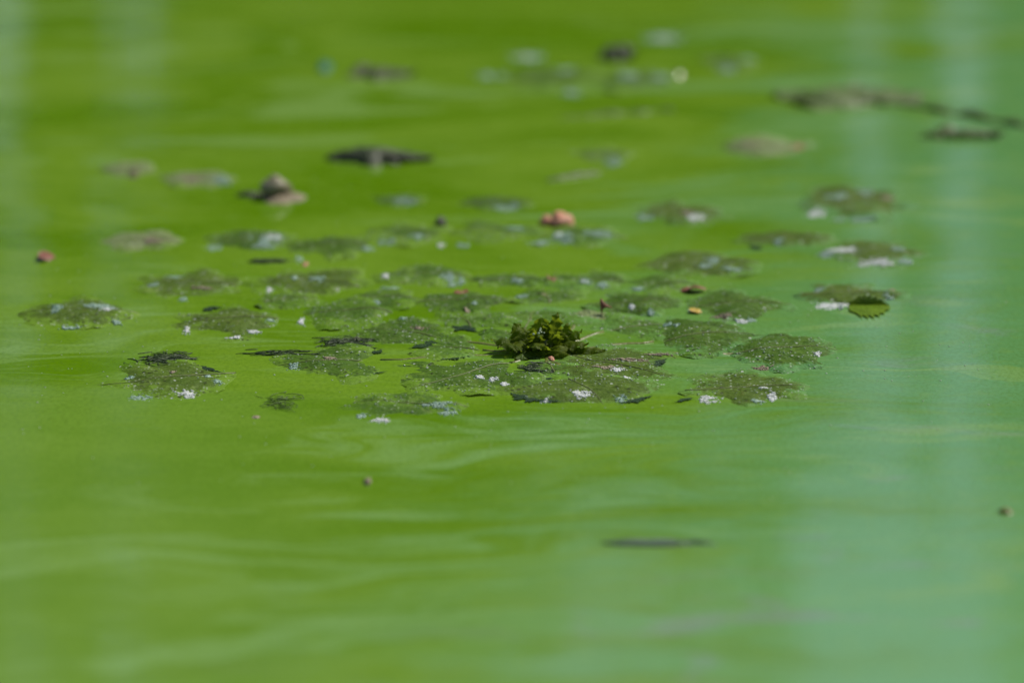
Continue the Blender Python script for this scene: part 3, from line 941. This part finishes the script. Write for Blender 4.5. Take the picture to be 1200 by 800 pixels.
twisted_scrap('leaf_scrap', 810, 341, 30, 7, 0.003, 'red', 'brick red leaf scrap at the rim of the crusted leaf', 'leaf scrap', 51)
twisted_scrap('leaf_scrap', 648, 330, 14, 8, 0.004, 'red', 'small rusty scrap beside the two bluish foam dots', 'leaf scrap', 52)
twisted_scrap('leaf_scrap', 540, 347, 18, 8, 0.003, 'red', 'brown-red scrap lying on the dark toothed leaf', 'leaf scrap', 53)
twisted_scrap('leaf_scrap', 55, 303, 22, 9, 0.003, 'red', 'crimson scrap alone on open green bloom', 'leaf scrap', 54)
twisted_scrap('leaf_scrap', 816, 366, 16, 5, 0.002, 'yellow', 'orange yellow scrap beside the crusted leaf', 'leaf scrap', 55)
twisted_scrap('leaf_scrap', 551, 366, 14, 6, 0.002, 'tan', 'tan scrap behind the rosette', 'leaf scrap', 56)
twisted_scrap('leaf_scrap', 639, 347, 20, 5, 0.002, 'tan', 'flat tan scrap on the nearly drowned leaf', 'leaf scrap', 57)
lump('scrap_and_shadow', 381, 80, 16, 14, 0.004, 'teal', 'small blurred teal scrap on open bloom far back', 'scrap', 58)
lump('scrap_and_shadow', 517, 263, 14, 11, 0.006, 'dark', 'small blackish scrap beside the bloom-covered leaf', 'scrap', 59)
lump('scrap_and_shadow', 1178, 600, 16, 9, 0.0025, 'petiole', 'small brown scrap alone on the turquoise bloom', 'scrap', 60)
lump('scrap_and_shadow', 431, 565, 9, 8, 0.003, 'tan', 'tiny cream fleck on open bloom before the rosette', 'scrap', 61)
lump('scrap_and_shadow', 300, 489, 9, 4, 0.001, 'tan', 'tiny buff fleck just past the drift line', 'scrap', 62)
lump('scrap_and_shadow', 646, 421, 8, 5, 0.002, 'petal', 'tiny salmon fleck before the upright tuft', 'scrap', 63)
lump('scrap_and_shadow', 418, 399, 9, 8, 0.003, 'stick', 'tiny brown knob between rosette leaves', 'scrap', 64)
lump('scrap_and_shadow', 503, 429, 6, 4, 0.0015, 'dark', 'tiny black fleck on the rosette bloom', 'scrap', 65)

# small upright scrap
def upright():
    g = ground(706, 371)
    V, F = [], []
    tube(V, F, [Vector((0, 0, -0.001)), Vector((-.001, 0, .006)), Vector((.001, 0, .011)), Vector((-.002, .002, .017))], [.0012, .0022, .0040, .0010], 7, .5)
    tube(V, F, [Vector((0, 0, .009)), Vector((.005, 0, .0105)), Vector((.010, .002, .008))], [.0022, .0028, .0008], 7, .5)
    o = link('stem_scrap', mesh('stem_scrap', V, F), 'red')
    o.location = g
    o.scale = (.7, .7, .8)
    tag(o, 'small brownish stem scrap standing upright at the pale leaf', 'stem')
upright()

# snail shell with its dark shadow side, alone behind the bleached leaves
def shell():
    g = ground(322, 232)
    root = thing('snail_shell', (g.x, g.y, 0), 'brownish snail-like lump resting on a flat tan scrap', 'shell')
    V, F, pts, rad = [], [], [], []
    for i in range(46):
        t = i / 45
        a = t * 2.6 * 2 * math.pi
        r = 0.0075 * (1 - t * 0.86)
        pts.append(Vector((math.cos(a) * r, math.sin(a) * r * .8, 0.006 + 0.013 * t)))
        rad.append(0.0075 * (1 - t * 0.84))
    tube(V, F, pts, rad, 10)
    link('shell', mesh('shell', V, F), 'shell', root)
    L = Leaf(77, .022, .03, R(10), .003, 5, rag=.15, nr=8, na=60)
    b = link('scrap', L.data('scrap'), 'tan', root)
    b.location = (0.004, -0.004, 0.0005)
shell()
lump('scrap_and_shadow', 292, 229, 30, 7, 0.003, 'dark', 'painted cast shadow, a dark patch beside the snail-like lump', 'scrap', 70)  # dark flat lump stands in for the shell's cast shadow

# dark rotting pieces far back
def dark_piece(px, py, w, h, hgt, label, seed, mat='dark'):
    """a rotting piece of plant: overlapping crumpled leaves round a stem"""
    g = ground(px, py)
    sc = PPM * 4.06 / g.y
    root = thing('rotting_plant', (g.x, g.y, 0), label, 'dead plant')
    rnd = random.Random(seed)
    sx = w / 2 / sc
    sy = max(.012, (h - hgt * sc * .6) / 2 / (sc * CAM_H / g.length))
    for i in range(5):
        L = Leaf(seed * 7 + i, sx * rnd.uniform(.5, .8), sy * rnd.uniform(.6, 1), rnd.uniform(-3, 3), hgt * rnd.uniform(.3, .8), 6, rag=.25, ripple=.002, nr=7, na=48,
                 curl=[(rnd.uniform(-3, 3), .8, hgt * rnd.uniform(.4, 1.0))])
        b = link('leaf', L.data('leaf'), mat, root)
        b.location = (sx * (-.62 + .31 * i), rnd.uniform(-.3, .3) * sy, 0.0006 + 0.0004 * i)
    L = Leaf(seed * 7 + 6, sx * 1.05, sy * .75, R(8), hgt * .55, 6, rag=.2, ripple=.002, nr=8, na=60)
    link('leaf', L.data('leaf'), mat, root).location = (0, -sy * .25, 0.0035)
    V, F = [], []
    pts = [Vector((sx * (-1 + i / 4), sy * .3 * math.sin(i), 0.001 + hgt * .35 * math.sin(math.pi * i / 8))) for i in range(9)]
    tube(V, F, pts, [.0026 - .0002 * i for i in range(9)], 6)
    link('stem', mesh('stem', V, F), 'stick', root)

dark_piece(437, 186, 102, 24, 0.012, 'blackish crumpled dead plant piece alone behind the leaf field', 1)
dark_piece(450, 89, 62, 14, 0.008, 'smaller blackish dead piece farther back than the crumpled one', 2, 'stick')
dark_piece(722, 68, 36, 18, 0.012, 'dark tuft of dead plant among the blurred leaves at the back', 3)
dark_piece(985, 115, 150, 30, 0.007, 'wide brownish dead mass on the turquoise water', 4, 'sunk')
dark_piece(1130, 160, 90, 12, 0.006, 'narrow dark dead strand at the end of the wide brownish mass', 5, 'sunk')
threads(742, 637, 110, 7, 26, 9, 'thin purplish strands on turquoise bloom before the leaves', mat='lilac', spread_=10, rad=0.0011)

def stick(p0, p1, r, label, seed, mat='stick'):
    a, b = ground(*p0), ground(*p1)
    V, F, n = [], [], 16
    pts = [Vector((0, 0, 0)).lerp(b - a, i / n) + Vector((0, .006 * nz(i * .4, seed, 1), -r * .35 + .003 * nz(i * .5, seed, 2))) for i in range(n + 1)]
    tube(V, F, pts, [r * (.6 + .5 * math.sin(math.pi * i / n)) * (1 + .3 * nz(i * .9, seed, 3)) for i in range(n + 1)], 8)
    o = link('twig', mesh('twig', V, F), mat)
    o.location = a
    tag(o, label, 'stem')
stick((1040, 120), (1225, 152), .006, 'long dark stem floating out from the wide brownish mass', 1, 'sunk')
stick((640, 212), (705, 202), .004, 'thin grey-green stem beside the faint drowned leaf', 2, 'sunk')
stick((655, 139), (790, 129), .003, 'long faint stem just under the bloom behind everything but blurred leaves', 3, 'sunk')

# domed caps added and tilted to mirror the sun as blurred glints
for (px, py, rc, lab) in ((797, 92, .034, 'bright sun glint on an added mirror cap beside the blurred bluish-spotted leaf'), (708, 70, .018, 'dimmer sun glint on an added mirror cap touching the dark tuft')):
    g = ground(px, py)
    hv = (sd + (Vector((0, 0, CAM_H)) - g).normalized()).normalized()
    u = hv.orthogonal().normalized(); w = hv.cross(u)
    V, F, nr, na = [], [], 8, 28
    for side in (1, -1):                              # domed upper skin and a flat lower skin
        b0 = len(V)
        for r in range(nr + 1):
            for a in range(na):
                q = .0055 * r / nr * (1 + .12 * math.sin(3 * a / na * 6.283) * r / nr)
                th = a / na * 2 * math.pi
                V.append((u * math.cos(th) + w * math.sin(th)) * q + hv * ((math.sqrt(rc * rc - q * q) - rc) if side > 0 else -.0009 - .1 * q) + Vector((0, 0, .0032)))
        for r in range(nr):
            for a in range(na):
                f = (b0 + r * na + a, b0 + (r + 1) * na + a, b0 + (r + 1) * na + (a + 1) % na, b0 + r * na + (a + 1) % na)
                F.append(f if side > 0 else f[::-1])
    o = link('glint_cap', mesh('glint_cap', V, F), 'wet')
    o.location = g
    tag(o, lab, 'scrap')

# loose flecks of colony and pollen on the bloom among the leaves
rn = random.Random(77)
V, F = [], []
for _ in range(420):
    g = ground(rn.uniform(20, 1180), rn.gauss(400, 90))
    r = rn.uniform(0.0004, 0.0010)
    add_ball(V, F, Vector((g.x, g.y, wz(g.x, g.y))), r, 0.5, 1)
o = link('floating_flecks', mesh('floating_flecks', V, F), 'bubble')
o['kind'] = 'stuff'
tag(o, 'tiny pale flecks scattered over the bloom among the leaves', 'flecks')
